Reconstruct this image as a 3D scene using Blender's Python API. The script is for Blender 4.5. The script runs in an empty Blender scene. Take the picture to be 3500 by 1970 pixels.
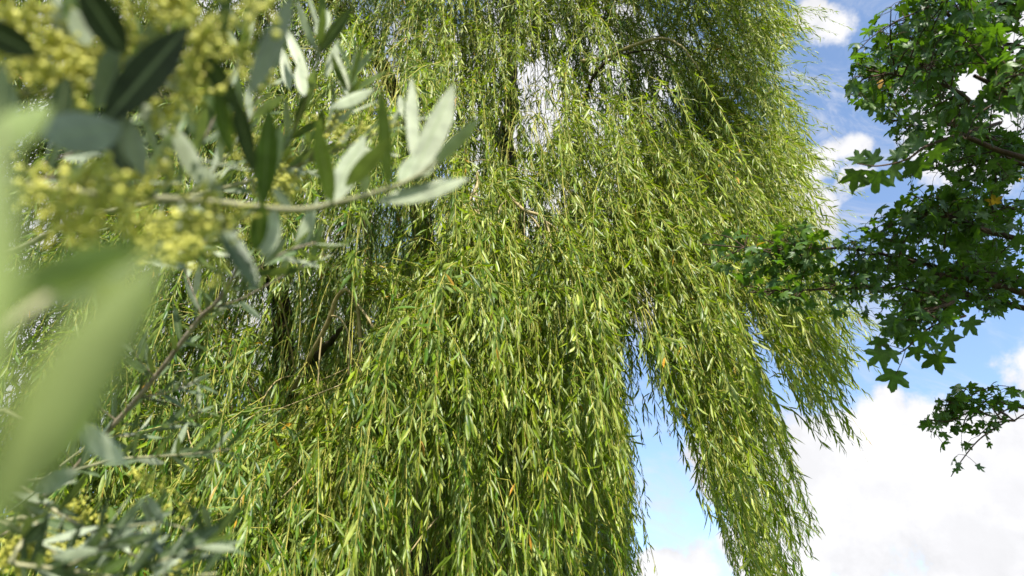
import bpy, math
import numpy as np
from mathutils import Vector

rng = np.random.default_rng(11)
scene = bpy.context.scene

# ------------------------------------------------------------------ camera
PITCH = math.radians(37)
FPX = 2333.0                     # focal length in pixels of the 3500 px wide photograph (24 mm on 36 mm)
CAM = np.array([0.0, 0.0, 1.65])
FWD = np.array([0.0, math.cos(PITCH), math.sin(PITCH)])
RGT = np.array([1.0, 0.0, 0.0])
UPV = np.array([0.0, -math.sin(PITCH), math.cos(PITCH)])
cd = bpy.data.cameras.new("camera")
cd.sensor_width = 36.0
cd.lens = 24.0
cd.clip_start = 0.01
cd.clip_end = 5000
cd.dof.use_dof = True
cd.dof.focus_distance = 3.8
cd.dof.aperture_fstop = 4.0
cd.dof.aperture_blades = 0
cam = bpy.data.objects.new("camera", cd)
scene.collection.objects.link(cam)
cam.location = CAM
cam.rotation_euler = (math.radians(90) + PITCH, 0, 0)
scene.camera = cam

def at(px, py, d):
    """pixel of the 3500x1970 photograph at depth d (m along the view axis) -> point in the place"""
    px, py, d = np.asarray(px, float), np.asarray(py, float), np.asarray(d, float)
    a = (px - 1750) / FPX
    b = (py - 985) / FPX
    return CAM + d[..., None] * (FWD + a[..., None] * RGT - b[..., None] * UPV)

def proj(P):
    v = P - CAM
    d = v @ FWD
    dd = np.maximum(d, 1e-3)
    return 1750 + FPX * (v @ RGT) / dd, 985 - FPX * (v @ UPV) / dd, d

# ------------------------------------------------------------------ light
SUN = np.array([0.12, -0.74, 0.64]); SUN /= np.linalg.norm(SUN)
SUN_EL = math.asin(SUN[2])
SUN_AZ = math.atan2(SUN[0], SUN[1])
sl = bpy.data.lights.new("sun", "SUN")
sl.energy = 5.0
sl.angle = math.radians(0.5)
sl.color = (1.0, 0.945, 0.86)
so = bpy.data.objects.new("sun", sl)
scene.collection.objects.link(so)
so.rotation_euler = Vector(SUN).to_track_quat('Z', 'Y').to_euler()
so.location = (4, -5, 12)

vs = scene.view_settings
vs.view_transform = 'Standard'
vs.look = 'None'
vs.exposure = 1.33
vs.gamma = 1.0
scene.cycles.max_bounces = 8
scene.cycles.diffuse_bounces = 2
scene.cycles.glossy_bounces = 2
scene.cycles.transmission_bounces = 4
scene.cycles.sample_clamp_indirect = 6.0
scene.cycles.use_denoising = True
try:
    scene.cycles.denoiser = 'OPENIMAGEDENOISE'
    scene.cycles.denoising_input_passes = 'RGB_ALBEDO_NORMAL'
except Exception:
    pass

# ------------------------------------------------------------------ node helpers
class NT:
    def __init__(s, tree):
        s.t = tree; s.n = tree.nodes; s.l = tree.links
    def new(s, typ, **kw):
        nd = s.n.new(typ)
        for k, v in kw.items():
            setattr(nd, k, v)
        return nd
    def put(s, sock, v):
        if hasattr(v, 'is_output'):
            s.l.new(v, sock)
        else:
            sock.default_value = v
    def math(s, op, a, b=0.0, c=None, clamp=False):
        nd = s.new('ShaderNodeMath', operation=op, use_clamp=clamp)
        s.put(nd.inputs[0], a); s.put(nd.inputs[1], b)
        if c is not None: s.put(nd.inputs[2], c)
        return nd.outputs[0]
    def vmath(s, op, a, b=None):
        nd = s.new('ShaderNodeVectorMath', operation=op)
        s.put(nd.inputs[0], a)
        if b is not None: s.put(nd.inputs[1], b)
        return nd.outputs['Value'] if op in ('DISTANCE', 'LENGTH', 'DOT_PRODUCT') else nd.outputs[0]
    def ramp(s, v, a, b, lo=0.0, hi=1.0, smooth=True):
        nd = s.new('ShaderNodeMapRange')
        if smooth: nd.interpolation_type = 'SMOOTHSTEP'
        s.put(nd.inputs['Value'], v)
        nd.inputs['From Min'].default_value = a; nd.inputs['From Max'].default_value = b
        nd.inputs['To Min'].default_value = lo; nd.inputs['To Max'].default_value = hi
        return nd.outputs[0]
    def noise(s, vec, scale, detail=4.0, rough=0.55, dist=0.0):
        nd = s.new('ShaderNodeTexNoise')
        if vec is not None: s.put(nd.inputs['Vector'], vec)
        nd.inputs['Scale'].default_value = scale
        nd.inputs['Detail'].default_value = detail
        nd.inputs['Roughness'].default_value = rough
        nd.inputs['Distortion'].default_value = dist
        return nd.outputs['Fac']
    def mix(s, f, a, b):
        nd = s.new('ShaderNodeMix', data_type='RGBA')
        s.put(nd.inputs[0], f)
        s.put(nd.inputs[6], a if hasattr(a, 'is_output') else (*a, 1.0) if len(a) == 3 else a)
        s.put(nd.inputs[7], b if hasattr(b, 'is_output') else (*b, 1.0) if len(b) == 3 else b)
        return nd.outputs[2]

# ------------------------------------------------------------------ sky with clouds
world = bpy.data.worlds.new("World")
scene.world = world
world.use_nodes = True
W = NT(world.node_tree)
for nd in list(W.n): W.n.remove(nd)
sky = W.new('ShaderNodeTexSky', sky_type='NISHITA')
sky.sun_disc = False
sky.sun_elevation = SUN_EL
sky.sun_rotation = SUN_AZ
sky.air_density = 1.0
sky.dust_density = 0.6
sky.ozone_density = 1.6
gen = W.new('ShaderNodeTexCoord').outputs['Generated']
gen = W.vmath('NORMALIZE', gen)
# clouds: banks of cumulus by direction (azimuth from the view direction, elevation, angular radius, strength)
def cloud_dir(px, py):
    v = at(px, py, 1.0) - CAM
    return v / np.linalg.norm(v)
CLOUDS = [  # px, py, radius in rad, weight
    (2900, 1640, .170, 1.0), (3300, 1620, .15, 1.0), (2500, 1600, .10, .9), (3050, 1900, .12, .8), (2350, 1950, .09, .95),
    (3450, 1900, .17, .95), (2650, 1900, .10, .95), (2750, 1500, .075, .75), (3020, 1410, .07, .9),
    (3440, 1200, .070, .95), (3520, 1230, .08, 1.0),
    (2860, 110, .06, .62), (2780, 60, .05, .6), (2700, 560, .08, .70), (2860, 450, .065, .60), (2800, 720, .07, .72), (2900, 640, .05, .65),
    (2620, 900, .06, .72), (2740, 1180, .035, .5), (3300, 380, .13, .8), (3350, 150, .1, .7),
    (1900, 380, .25, 1.0), (1500, 300, .16, .9), (700, 400, .30, 1.0), (900, 900, .22, .9), (1900, 800, .25, .95), (300, 1000, .3, .85),
]
warp = W.new('ShaderNodeTexNoise')
W.l.new(gen, warp.inputs['Vector'])
warp.inputs['Scale'].default_value = 7.0
warp.inputs['Detail'].default_value = 5.0
wv = W.vmath('SUBTRACT', warp.outputs['Color'], (0.5, 0.5, 0.5))
wv = W.vmath('MULTIPLY', wv, (.09, .09, .09))
gw = W.vmath('ADD', gen, wv)
cover = None
for px, py, r, w in CLOUDS:
    dv = cloud_dir(px, py)
    dist = W.vmath('DISTANCE', gw, tuple(dv))
    b = W.ramp(dist, r * 1.2, r * .2, 0.0, w)
    cover = b if cover is None else W.math('MAXIMUM', cover, b)
for px, py, r, w in [(2235, 1790, .045, 1.2), (3060, 1940, .05, .32), (2480, 1960, .03, .5), (3250, 1180, .06, .9), (2950, 1230, .05, .8), (2800, 300, .05, .7), (2990, 700, .03, .6)]:   # blue holes in the banks
    dist = W.vmath('DISTANCE', gw, tuple(cloud_dir(px, py)))
    cover = W.math('SUBTRACT', cover, W.ramp(dist, r * 2.0, r * .1, 0.0, w * .7))
n1 = W.noise(gen, 11.0, 10.0, .62)
n2 = W.noise(gen, 3.2, 6.0, .55)
scat = W.ramp(n2, .50, .66, 0.0, .55)                       # more of the same over the rest of the sky
behind = W.ramp(W.new('ShaderNodeSeparateXYZ').outputs[0], 0, 1)
cover = W.math('MAXIMUM', cover, W.math('MULTIPLY', scat, .6))
dens = W.math('ADD', cover, W.math('MULTIPLY', W.math('SUBTRACT', n1, .5), 1.45))
mask = W.ramp(dens, .34, .62)
st = W.new('ShaderNodeMapping')
st.inputs['Rotation'].default_value = (0.3, 0.6, 0.5)
st.inputs['Scale'].default_value = (2.0, 6.5, 4.0)
W.l.new(gen, st.inputs['Vector'])
veil = W.ramp(W.noise(st.outputs[0], 2.4, 10.0, .66, 1.2), .44, .74, 0.0, .62)          # thin streaky cloud
mask = W.math('MAXIMUM', mask, veil)
# denser parts are blown white, thin or thick-bellied parts are a little grey
n3 = W.noise(gen, 6.5, 8.0, .6)
bright = W.math('ADD', W.ramp(dens, .35, .95, 4.1, 4.75), W.ramp(n3, .36, .62, -.6, .25))
ccol = W.new('ShaderNodeCombineColor')
W.l.new(bright, ccol.inputs[0]); W.l.new(bright, ccol.inputs[1])
W.l.new(W.math('MULTIPLY', bright, 1.03), ccol.inputs[2])
hs = W.new('ShaderNodeHueSaturation')
hs.inputs['Saturation'].default_value = .98
hs.inputs['Value'].default_value = 1.46
W.l.new(sky.outputs[0], hs.inputs['Color'])
skyc = W.mix(mask, hs.outputs[0], ccol.outputs[0])
bg = W.new('ShaderNodeBackground')
bg.inputs['Strength'].default_value = 0.09
W.l.new(skyc, bg.inputs['Color'])
wo = W.new('ShaderNodeOutputWorld')
W.l.new(bg.outputs[0], wo.inputs['Surface'])

# ------------------------------------------------------------------ materials
def new_mat(name):
    m = bpy.data.materials.new(name)
    m.use_nodes = True
    t = NT(m.node_tree)
    for nd in list(t.n): t.n.remove(nd)
    out = t.new('ShaderNodeOutputMaterial')
    return m, t, out

def leaf_mat(name, upper, upper2, under, under2, trans, dead=(.45, .22, .02), tfac=.35, rough=.42, spec=.45, rib=None, ribw=.12):
    """upper / under: the two faces of the blade; tint.r runs from the first colour to the second, tint.g is lightness, tint.b = yellowed"""
    m, t, out = new_mat(name)
    at_ = t.new('ShaderNodeAttribute', attribute_name='tint')
    sep = t.new('ShaderNodeSeparateColor')
    t.l.new(at_.outputs['Color'], sep.inputs[0])
    geo = t.new('ShaderNodeNewGeometry')
    up = t.mix(sep.outputs[0], upper, upper2)
    un = t.mix(sep.outputs[0], under, under2)
    col = t.mix(geo.outputs['Backfacing'], up, un)
    nz = t.noise(t.new('ShaderNodeTexCoord').outputs['Object'], 75.0, 4.0, .6)
    val = t.new('ShaderNodeHueSaturation')
    t.l.new(col, val.inputs['Color'])
    lum = t.math('ADD', t.math('MULTIPLY', sep.outputs[1], .7), .62)
    lum = t.math('MULTIPLY', lum, t.ramp(nz, .3, .7, .78, 1.20))
    t.l.new(lum, val.inputs['Value'])
    col = val.outputs[0]
    if rib is not None:
        col = t.mix(t.ramp(at_.outputs['Alpha'], 0.0, ribw, .75, 0.0), col, rib)
    col = t.mix(sep.outputs[2], col, dead)
    tc = t.new('ShaderNodeHueSaturation')
    tcol = t.mix(sep.outputs[2], trans, (dead[0] * 1.2, dead[1] * 1.2, dead[2]))
    t.l.new(tcol, tc.inputs['Color'])
    t.l.new(lum, tc.inputs['Value'])
    pb = t.new('ShaderNodeBsdfPrincipled')
    t.l.new(col, pb.inputs['Base Color'])
    pb.inputs['Roughness'].default_value = rough
    pb.inputs['Specular IOR Level'].default_value = spec
    tr = t.new('ShaderNodeBsdfTranslucent')
    t.l.new(tc.outputs[0], tr.inputs['Color'])
    mx = t.new('ShaderNodeMixShader')
    mx.inputs[0].default_value = tfac
    t.l.new(pb.outputs[0], mx.inputs[1]); t.l.new(tr.outputs[0], mx.inputs[2])
    t.l.new(mx.outputs[0], out.inputs['Surface'])
    return m

def bark_mat(name, c1, c2, scale=18.0, bump=.5, rough=.85, stretch=(1, 1, .25)):
    m, t, out = new_mat(name)
    co = t.new('ShaderNodeTexCoord').outputs['Object']
    cs = t.vmath('MULTIPLY', co, stretch)
    n = t.noise(cs, scale, 6.0, .65, .4)
    n2 = t.noise(co, scale * .3, 3.0)
    col = t.mix(t.ramp(n, .35, .65), c1, c2)
    col = t.mix(t.ramp(n2, .4, .7, 0, .5), col, tuple(c * .6 for c in c1))
    pb = t.new('ShaderNodeBsdfPrincipled')
    t.l.new(col, pb.inputs['Base Color'])
    pb.inputs['Roughness'].default_value = rough
    pb.inputs['Specular IOR Level'].default_value = .25
    bp = t.new('ShaderNodeBump')
    bp.inputs['Strength'].default_value = bump
    bp.inputs['Distance'].default_value = .02
    t.l.new(n, bp.inputs['Height'])
    t.l.new(bp.outputs[0], pb.inputs['Normal'])
    t.l.new(pb.outputs[0], out.inputs['Surface'])
    return m

M_WILLOW = leaf_mat('willow_leaf', (.020, .076, .004), (.19, .24, .007), (.100, .168, .040), (.315, .345, .066), (.26, .37, .004), tfac=.34, rough=.43, spec=.36)
M_MAPLE = leaf_mat('maple_leaf', (.022, .062, .012), (.065, .12, .014), (.036, .078, .018), (.07, .125, .016), (.10, .215, .006), tfac=.36, rough=.45, spec=.4,
                   rib=(.10, .14, .04), ribw=.10)
M_OLIVEG = leaf_mat('olive_green_leaf', (.085, .12, .045), (.12, .17, .035), (.20, .255, .09), (.25, .315, .09), (.24, .32, .05), tfac=.28, rough=.5, spec=.3, rib=(.24, .28, .13), ribw=.16)
M_OLIVE = leaf_mat('olive_leaf', (.050, .075, .040), (.075, .12, .022), (.23, .265, .18), (.31, .335, .23), (.16, .22, .03), tfac=.20, rough=.5, spec=.22,
                   rib=(.20, .24, .13), ribw=.16)
M_WBARK = bark_mat('willow_bark', (.030, .022, .014), (.085, .062, .040), 22, .9)
M_TWIG = bark_mat('willow_twig', (.20, .155, .07), (.33, .27, .13), 30, .2, .6)
M_TWIGY = bark_mat('willow_young_twig', (.20, .19, .03), (.30, .27, .05), 30, .1, .5)
M_MBARK = bark_mat('maple_bark', (.030, .018, .010), (.075, .045, .026), 30, .5)
M_OBARK = bark_mat('olive_bark', (.16, .125, .085), (.30, .25, .19), 60, .3)
M_OSTEM = bark_mat('olive_green_stem', (.17, .17, .09), (.27, .26, .15), 60, .2)
def flower_mat():
    m, t, out = new_mat('olive_flower')
    at_ = t.new('ShaderNodeAttribute', attribute_name='tint')
    sep = t.new('ShaderNodeSeparateColor')
    t.l.new(at_.outputs['Color'], sep.inputs[0])
    col = t.mix(sep.outputs[0], (.29, .29, .026), (.48, .455, .075))
    pb = t.new('ShaderNodeBsdfPrincipled')
    t.l.new(col, pb.inputs['Base Color'])
    pb.inputs['Roughness'].default_value = .55
    pb.inputs['Subsurface Weight'].default_value = 0.0
    t.l.new(pb.outputs[0], out.inputs['Surface'])
    return m
M_FLOWER = flower_mat()

# ------------------------------------------------------------------ mesh helpers
def link(o, parent=None):
    scene.collection.objects.link(o)
    if parent is not None:
        o.parent = parent
        o.matrix_parent_inverse = parent.matrix_world.inverted() if parent.type != 'EMPTY' else o.matrix_parent_inverse
    return o

def mesh_obj(name, verts, faces_list, mats, parent=None, tint=None, smooth=True, mat_idx=None):
    """faces_list: list of (n, k) int arrays; verts in world coordinates (parents sit at the origin unrotated, or verts are offset)"""
    me = bpy.data.meshes.new(name)
    verts = np.ascontiguousarray(verts, np.float32)
    off = np.zeros(3)
    p = parent
    while p is not None:
        off = off + np.array(p.location); p = p.parent
    verts = verts - off.astype(np.float32)
    me.vertices.add(len(verts))
    me.vertices.foreach_set('co', verts.ravel())
    loops = np.concatenate([f.ravel() for f in faces_list]).astype(np.int32)
    sizes = np.concatenate([np.full(len(f), f.shape[1], np.int32) for f in faces_list])
    starts = np.concatenate([[0], np.cumsum(sizes)[:-1]]).astype(np.int32)
    me.loops.add(len(loops))
    me.loops.foreach_set('vertex_index', loops)
    me.polygons.add(len(sizes))
    me.polygons.foreach_set('loop_start', starts)
    me.polygons.foreach_set('loop_total', sizes)
    if smooth:
        me.polygons.foreach_set('use_smooth', np.ones(len(sizes), bool))
    if mat_idx is not None:
        me.polygons.foreach_set('material_index', mat_idx.astype(np.int32))
    me.update(calc_edges=True)
    if tint is not None:
        ca = me.color_attributes.new('tint', 'FLOAT_COLOR', 'POINT')
        ca.data.foreach_set('color', np.ascontiguousarray(tint, np.float32).ravel())
    for m in (mats if isinstance(mats, (list, tuple)) else [mats]):
        me.materials.append(m)
    o = bpy.data.objects.new(name, me)
    scene.collection.objects.link(o)
    if parent is not None:
        o.parent = parent
    return o

def unit(v):
    return v / np.maximum(np.linalg.norm(v, axis=-1, keepdims=True), 1e-9)

class Tubes:
    def __init__(s): s.v = []; s.f = []; s.n = 0
    def add(s, pts, rad, k=5):
        pts = np.asarray(pts, float)
        n = len(pts)
        rad = np.interp(np.linspace(0, 1, n), np.linspace(0, 1, len(rad)), rad)
        t = unit(np.gradient(pts, axis=0))
        ref = np.array([.31, .77, .55])
        a = unit(np.cross(t, ref)); b = np.cross(t, a)
        ang = np.arange(k) * 2 * math.pi / k
        ring = pts[:, None] + rad[:, None, None] * (np.cos(ang)[None, :, None] * a[:, None] + np.sin(ang)[None, :, None] * b[:, None])
        i = np.arange(n - 1)[:, None] * k; j = np.arange(k)[None]; j2 = (j + 1) % k
        f = np.stack([i + j, i + j2, i + k + j2, i + k + j], -1).reshape(-1, 4) + s.n
        s.v.append(ring.reshape(-1, 3)); s.f.append(f); s.n += n * k
    def build(s, name, mat, parent, tint=None):
        return mesh_obj(name, np.concatenate(s.v), [np.concatenate(s.f)], mat, parent)

def smooth_path(pts, n=24):
    """Catmull-Rom through pts"""
    pts = np.asarray(pts, float)
    P = np.vstack([2 * pts[0] - pts[1], pts, 2 * pts[-1] - pts[-2]])
    out = []
    m = len(pts) - 1
    for u in np.linspace(0, m, n):
        i = min(int(u), m - 1); t = u - i
        p0, p1, p2, p3 = P[i], P[i + 1], P[i + 2], P[i + 3]
        out.append(.5 * ((2 * p1) + (-p0 + p2) * t + (2 * p0 - 5 * p1 + 4 * p2 - p3) * t * t + (-p0 + 3 * p1 - 3 * p2 + p3) * t ** 3))
    return np.array(out)

# blade profiles: (position along, half width) of the inner stations
PROF6 = (np.array([.42]), np.array([1.0]))
PROF8 = (np.array([.25, .60]), np.array([.88, .95]))
PROFO = (np.array([.06, .18, .34, .5, .66, .82, .94]), np.array([.30, .68, .94, 1.0, .92, .62, .26]))

def blades(base, dirn, nrm, length, width, prof, droop=0.0, fold=.25, twist=None):
    """lance-shaped leaves. base, dirn, nrm (N,3); length, width(half) (N,). Front face = upper side (normal nrm)."""
    N = len(base)
    dirn = unit(dirn)
    side = unit(np.cross(dirn, nrm))
    nrm = unit(np.cross(side, dirn))
    ts, ws = prof
    S = len(ts)
    droop = np.broadcast_to(np.asarray(droop, float), (N,))
    V = np.empty((N, 2 + 3 * S, 3)); A = np.zeros((N, 2 + 3 * S))
    def cen(t):
        return base + dirn * (length * t)[:, None] - nrm * (droop * length * t * t)[:, None]
    V[:, 0] = base
    for k in range(S):
        c = cen(ts[k])
        w = (width * ws[k])[:, None]
        lift = nrm * (width * ws[k] * fold)[:, None]
        V[:, 1 + 3 * k] = c - side * w + lift
        V[:, 2 + 3 * k] = c - lift * .3
        V[:, 3 + 3 * k] = c + side * w + lift
        A[:, 1 + 3 * k] = 1; A[:, 3 + 3 * k] = 1
    V[:, -1] = cen(1.0)
    tri, quad = [], []
    tri += [(0, 2, 1), (0, 3, 2)]
    for k in range(S - 1):
        a = 1 + 3 * k
        quad += [(a, a + 1, a + 4, a + 3), (a + 1, a + 2, a + 5, a + 4)]
    e = 1 + 3 * (S - 1); z = 1 + 3 * S
    tri += [(e, e + 1, z), (e + 1, e + 2, z)]
    return V, A, np.array(tri), np.array(quad) if quad else None

class Leaves:
    def __init__(s): s.v = []; s.t = []; s.q = []; s.c = []; s.n = 0
    def put(s, V, A, tri, quad, tint):
        N, k, _ = V.shape
        o = (np.arange(N) * k + s.n)[:, None, None]
        s.v.append(V.reshape(-1, 3))
        s.t.append((tri[None] + o).reshape(-1, 3))
        if quad is not None: s.q.append((quad[None] + o).reshape(-1, 4))
        C = np.empty((N, k, 4)); C[..., :3] = tint[:, None, :]; C[..., 3] = A
        s.c.append(C.reshape(-1, 4)); s.n += N * k
    def build(s, name, mat, parent, stalks=None):
        if not s.v: return None
        fl = [np.concatenate(s.t)]
        if s.q: fl.append(np.concatenate(s.q))
        v, c, mi = np.concatenate(s.v), np.concatenate(s.c), None
        if stalks is not None and stalks.v:            # leaf stalks belong to the leaves
            f = np.concatenate(stalks.f) + len(v)
            mi = np.concatenate([np.zeros(sum(len(x) for x in fl)), np.ones(len(f))])
            fl.append(f)
            w = np.concatenate(stalks.v)
            v = np.vstack([v, w]); c = np.vstack([c, np.full((len(w), 4), .5)])
        return mesh_obj(name, v, fl, mat, parent, tint=c, mat_idx=mi)

def thing(name, label, cat, loc, group=None):
    o = bpy.data.objects.new(name, None)
    scene.collection.objects.link(o)
    o.location = loc
    o.empty_display_size = .3
    o['label'] = label; o['category'] = cat
    if group: o['group'] = group
    return o

# ------------------------------------------------------------------ ground
def ground():
    n = 60
    g = np.sinh(np.linspace(-4.5, 4.5, n)) / np.sinh(4.5) * 1500
    X, Y = np.meshgrid(g, g)
    Z = .04 * np.sin(X * .7) * np.cos(Y * .5) * np.exp(-(X ** 2 + Y ** 2) / 900)
    v = np.stack([X, Y, Z - .02], -1).reshape(-1, 3)
    i = np.arange(n - 1)
    a = (i[:, None] * n + i[None]).ravel()
    f = np.stack([a, a + 1, a + n + 1, a + n], -1)
    m, t, out = new_mat('grass_ground')
    co = t.new('ShaderNodeTexCoord').outputs['Object']
    col = t.mix(t.ramp(t.noise(co, 2.0, 8.0, .7), .35, .65), (.035, .075, .015), (.09, .13, .03))
    pb = t.new('ShaderNodeBsdfPrincipled')
    t.l.new(col, pb.inputs['Base Color'])
    pb.inputs['Roughness'].default_value = .9
    bp = t.new('ShaderNodeBump'); bp.inputs['Strength'].default_value = .6
    t.l.new(t.noise(co, 40.0, 5.0), bp.inputs['Height']); t.l.new(bp.outputs[0], pb.inputs['Normal'])
    t.l.new(pb.outputs[0], out.inputs['Surface'])
    o = mesh_obj('ground', v, [f], m)
    o['kind'] = 'structure'
ground()

# =================================================================== the weeping willow
WBASE = np.array([-.45, 6.6, 0.0])
willow = thing('willow_tree', 'weeping willow filling the middle, its long leafy strands hanging in pale green curtains', 'tree', WBASE)
CEN = np.array([-.6, 6.5, 4.0]); RAD = np.array([3.65, 3.8, 5.6])

def dome_hit(px, py, scale=1.0):
    """near crossing of the sight ray with the crown's dome (or its closest approach)"""
    r = at(px, py, np.asarray(1.0)) - CAM
    o = (CAM - CEN) / (RAD * scale); q = r / (RAD * scale)
    A = q @ q; B = 2 * o @ q; Cc = o @ o - 1
    D = B * B - 4 * A * Cc
    if D > 0: return (-B - math.sqrt(D)) / (2 * A)
    return -B / (2 * A)

# where the sky shows past the willow, measured on the photograph (open notches between the hanging curtains)
NOTCH1 = np.array([(2125, 1130), (2195, 1150), (2255, 1300), (2320, 1500), (2400, 1720), (2500, 1990), (2500, 2600), (2150, 2600), (2160, 1980), (2150, 1650), (2120, 1400)])
NOTCH2 = np.array([(2540, 1060), (2590, 1080), (2660, 1280), (2730, 1430), (2850, 1560), (2960, 1540), (3600, 1500), (3600, 2600), (2900, 2600), (2740, 1990), (2760, 1800), (2690, 1520), (2600, 1280)])
RIGHT = np.array([(2640, -600), (2700, 0), (2760, 130), (2660, 200), (2690, 300), (2770, 400), (2800, 560), (2760, 660), (2830, 760), (2870, 980), (2960, 1140), (2900, 1300), (2890, 1500),
                  (3600, 1500), (3600, -600)])
GAPS = [(1848, 340, 76, 150), (1735, 440, 36, 120), (1335, 265, 34, 90), (1790, 250, 45, 50), (1285, 250, 28, 45), (1900, 690, 45, 40), (1925, 640, 40, 30), (880, 1090, 16, 30), (1160, 1060, 30, 30),
        (1215, 1130, 12, 60), (2190, 1060, 45, 90), (2070, 960, 25, 35), (880, 330, 30, 40), (1040, 1200, 15, 20), (1150, 480, 30, 30), (1350, 110, 25, 50), (2130, 30, 40, 20),
        (1120, 840, 14, 60), (1190, 300, 30, 40)]
def in_poly(x, y, poly):
    c = np.zeros(np.shape(x), bool)
    n = len(poly)
    for i in range(n):
        x1, y1 = poly[i]; x2, y2 = poly[(i + 1) % n]
        if y1 == y2: continue
        c ^= ((y1 > y) != (y2 > y)) & (x < (x2 - x1) * (y - y1) / (y2 - y1) + x1)
    return c
def open_sky(P, loose=0.0):
    x, y, d = proj(P)
    x = x + loose
    m = in_poly(x, y, NOTCH1) | in_poly(x, y, NOTCH2) | in_poly(x, y, RIGHT)
    return m
def in_gap(P):
    x, y, d = proj(P)
    m = np.zeros(x.shape, bool)
    for gx, gy, ra, rb in GAPS:
        m |= ((x - gx) / ra) ** 2 + ((y - gy) / rb) ** 2 < 1
    return m

HOLLOWS = [(1095, 1150, 175, 200), (1280, 800, 220, 55), (1450, 1830, 60, 200), (1800, 760, 70, 40), (1900, 1180, 70, 140), (2010, 1500, 34, 140), (640, 1250, 45, 120), (830, 1000, 90, 110), (1730, 1560, 40, 160), (1150, 1700, 35, 140)]
def in_hollow(P):
    x, y, d = proj(P)
    m = np.zeros(x.shape, bool)
    for gx, gy, ra, rb in HOLLOWS:
        m |= ((x - gx) / ra) ** 2 + ((y - gy) / rb) ** 2 < 1
    return m
DOWN = np.array([0, 0, -1.0])
def hang(p0, t0, L, wind, n=14, stiff=.30, wob=.03):
    """a strand that leaves along t0 and bends into hanging; returns (n,3)"""
    s = np.linspace(0, 1, n)
    ph = rng.uniform(0, 6.28, 4)
    w = 1 - np.exp(-s * L / stiff)
    hangd = unit(DOWN + np.array([wind[0], wind[1], 0]))
    T = unit((1 - w)[:, None] * t0 + w[:, None] * hangd)
    T = T + wob * np.stack([np.sin(s * 9 + ph[0]) + .6 * np.sin(s * 21 + ph[1]), np.sin(s * 8 + ph[2]) + .6 * np.sin(s * 19 + ph[3]), 0 * s], -1) * np.minimum(1, s * 4)[:, None]
    T = unit(T)
    ds = L / (n - 1)
    P = p0 + np.vstack([np.zeros(3), np.cumsum((T[1:] + T[:-1]) * .5 * ds, axis=0)])
    return P

def strand_leaves(lv, P, spacing, size, yel, gen=None, t0=.05, prof=None, bare=0.0, wfat=1.0, gaps=True, hollow=False):
    """alternate leaves along a hanging strand"""
    seg = np.linalg.norm(np.diff(P, axis=0), axis=1)
    cum = np.concatenate([[0], np.cumsum(seg)])
    L = cum[-1]
    n = int(L * (1 - t0) / spacing)
    if n < 2: return
    s = L * t0 + (np.arange(n) + rng.uniform(-.35, .35, n)) * spacing
    s = np.clip(s, 0, L)
    keep = rng.random(n) > bare
    Q = np.stack([np.interp(s, cum, P[:, k]) for k in range(3)], -1)
    if gaps: keep &= ~(in_gap(Q) & (rng.random(n) < .80))
    if hollow: keep &= ~(in_hollow(Q) & (rng.random(n) < .85))
    s = s[keep]; n = len(s)
    if n < 1: return
    B = np.stack([np.interp(s, cum, P[:, k]) for k in range(3)], -1)
    ii = np.clip(np.searchsorted(cum, s) - 1, 0, len(P) - 2)
    T = unit(P[ii + 1] - P[ii])
    az = np.arange(n) * 2.4 + rng.uniform(0, 6.28) + rng.normal(0, .5, n)
    a = unit(np.cross(T, np.array([.3, .9, .1]))); b = np.cross(T, a)
    R = np.cos(az)[:, None] * a + np.sin(az)[:, None] * b
    spl = np.abs(rng.normal(.50, .26, n))
    D = unit(T * np.cos(spl)[:, None] + R * np.sin(spl)[:, None] + DOWN * rng.uniform(.12, .65, n)[:, None])
    up = unit(np.cross(np.cross(D, R + T * .001), D))
    roll = rng.normal(0, .9, n)
    sd = np.cross(D, up)
    nr = up * np.cos(roll)[:, None] + sd * np.sin(roll)[:, None]
    frac = s / L
    ln = size * rng.uniform(.50, 1.22, n) * np.where(frac > .9, np.interp(frac, [.9, 1], [1, .45]), 1)
    wd = ln * rng.uniform(.050, .084, n) * wfat
    tint = np.stack([np.clip(rng.normal(yel, .22, n) + .25 * (frac - .5), 0, 1), np.clip(rng.normal(.47, .24, n), 0, 1), (rng.random(n) < .004) * rng.uniform(.5, 1, n)], -1)
    V, A, tri, quad = blades(B, D, nr, ln, wd, prof or PROF8, droop=rng.normal(.10, .22, n), fold=.35)
    lv.put(V, A, tri, quad, tint)

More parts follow.
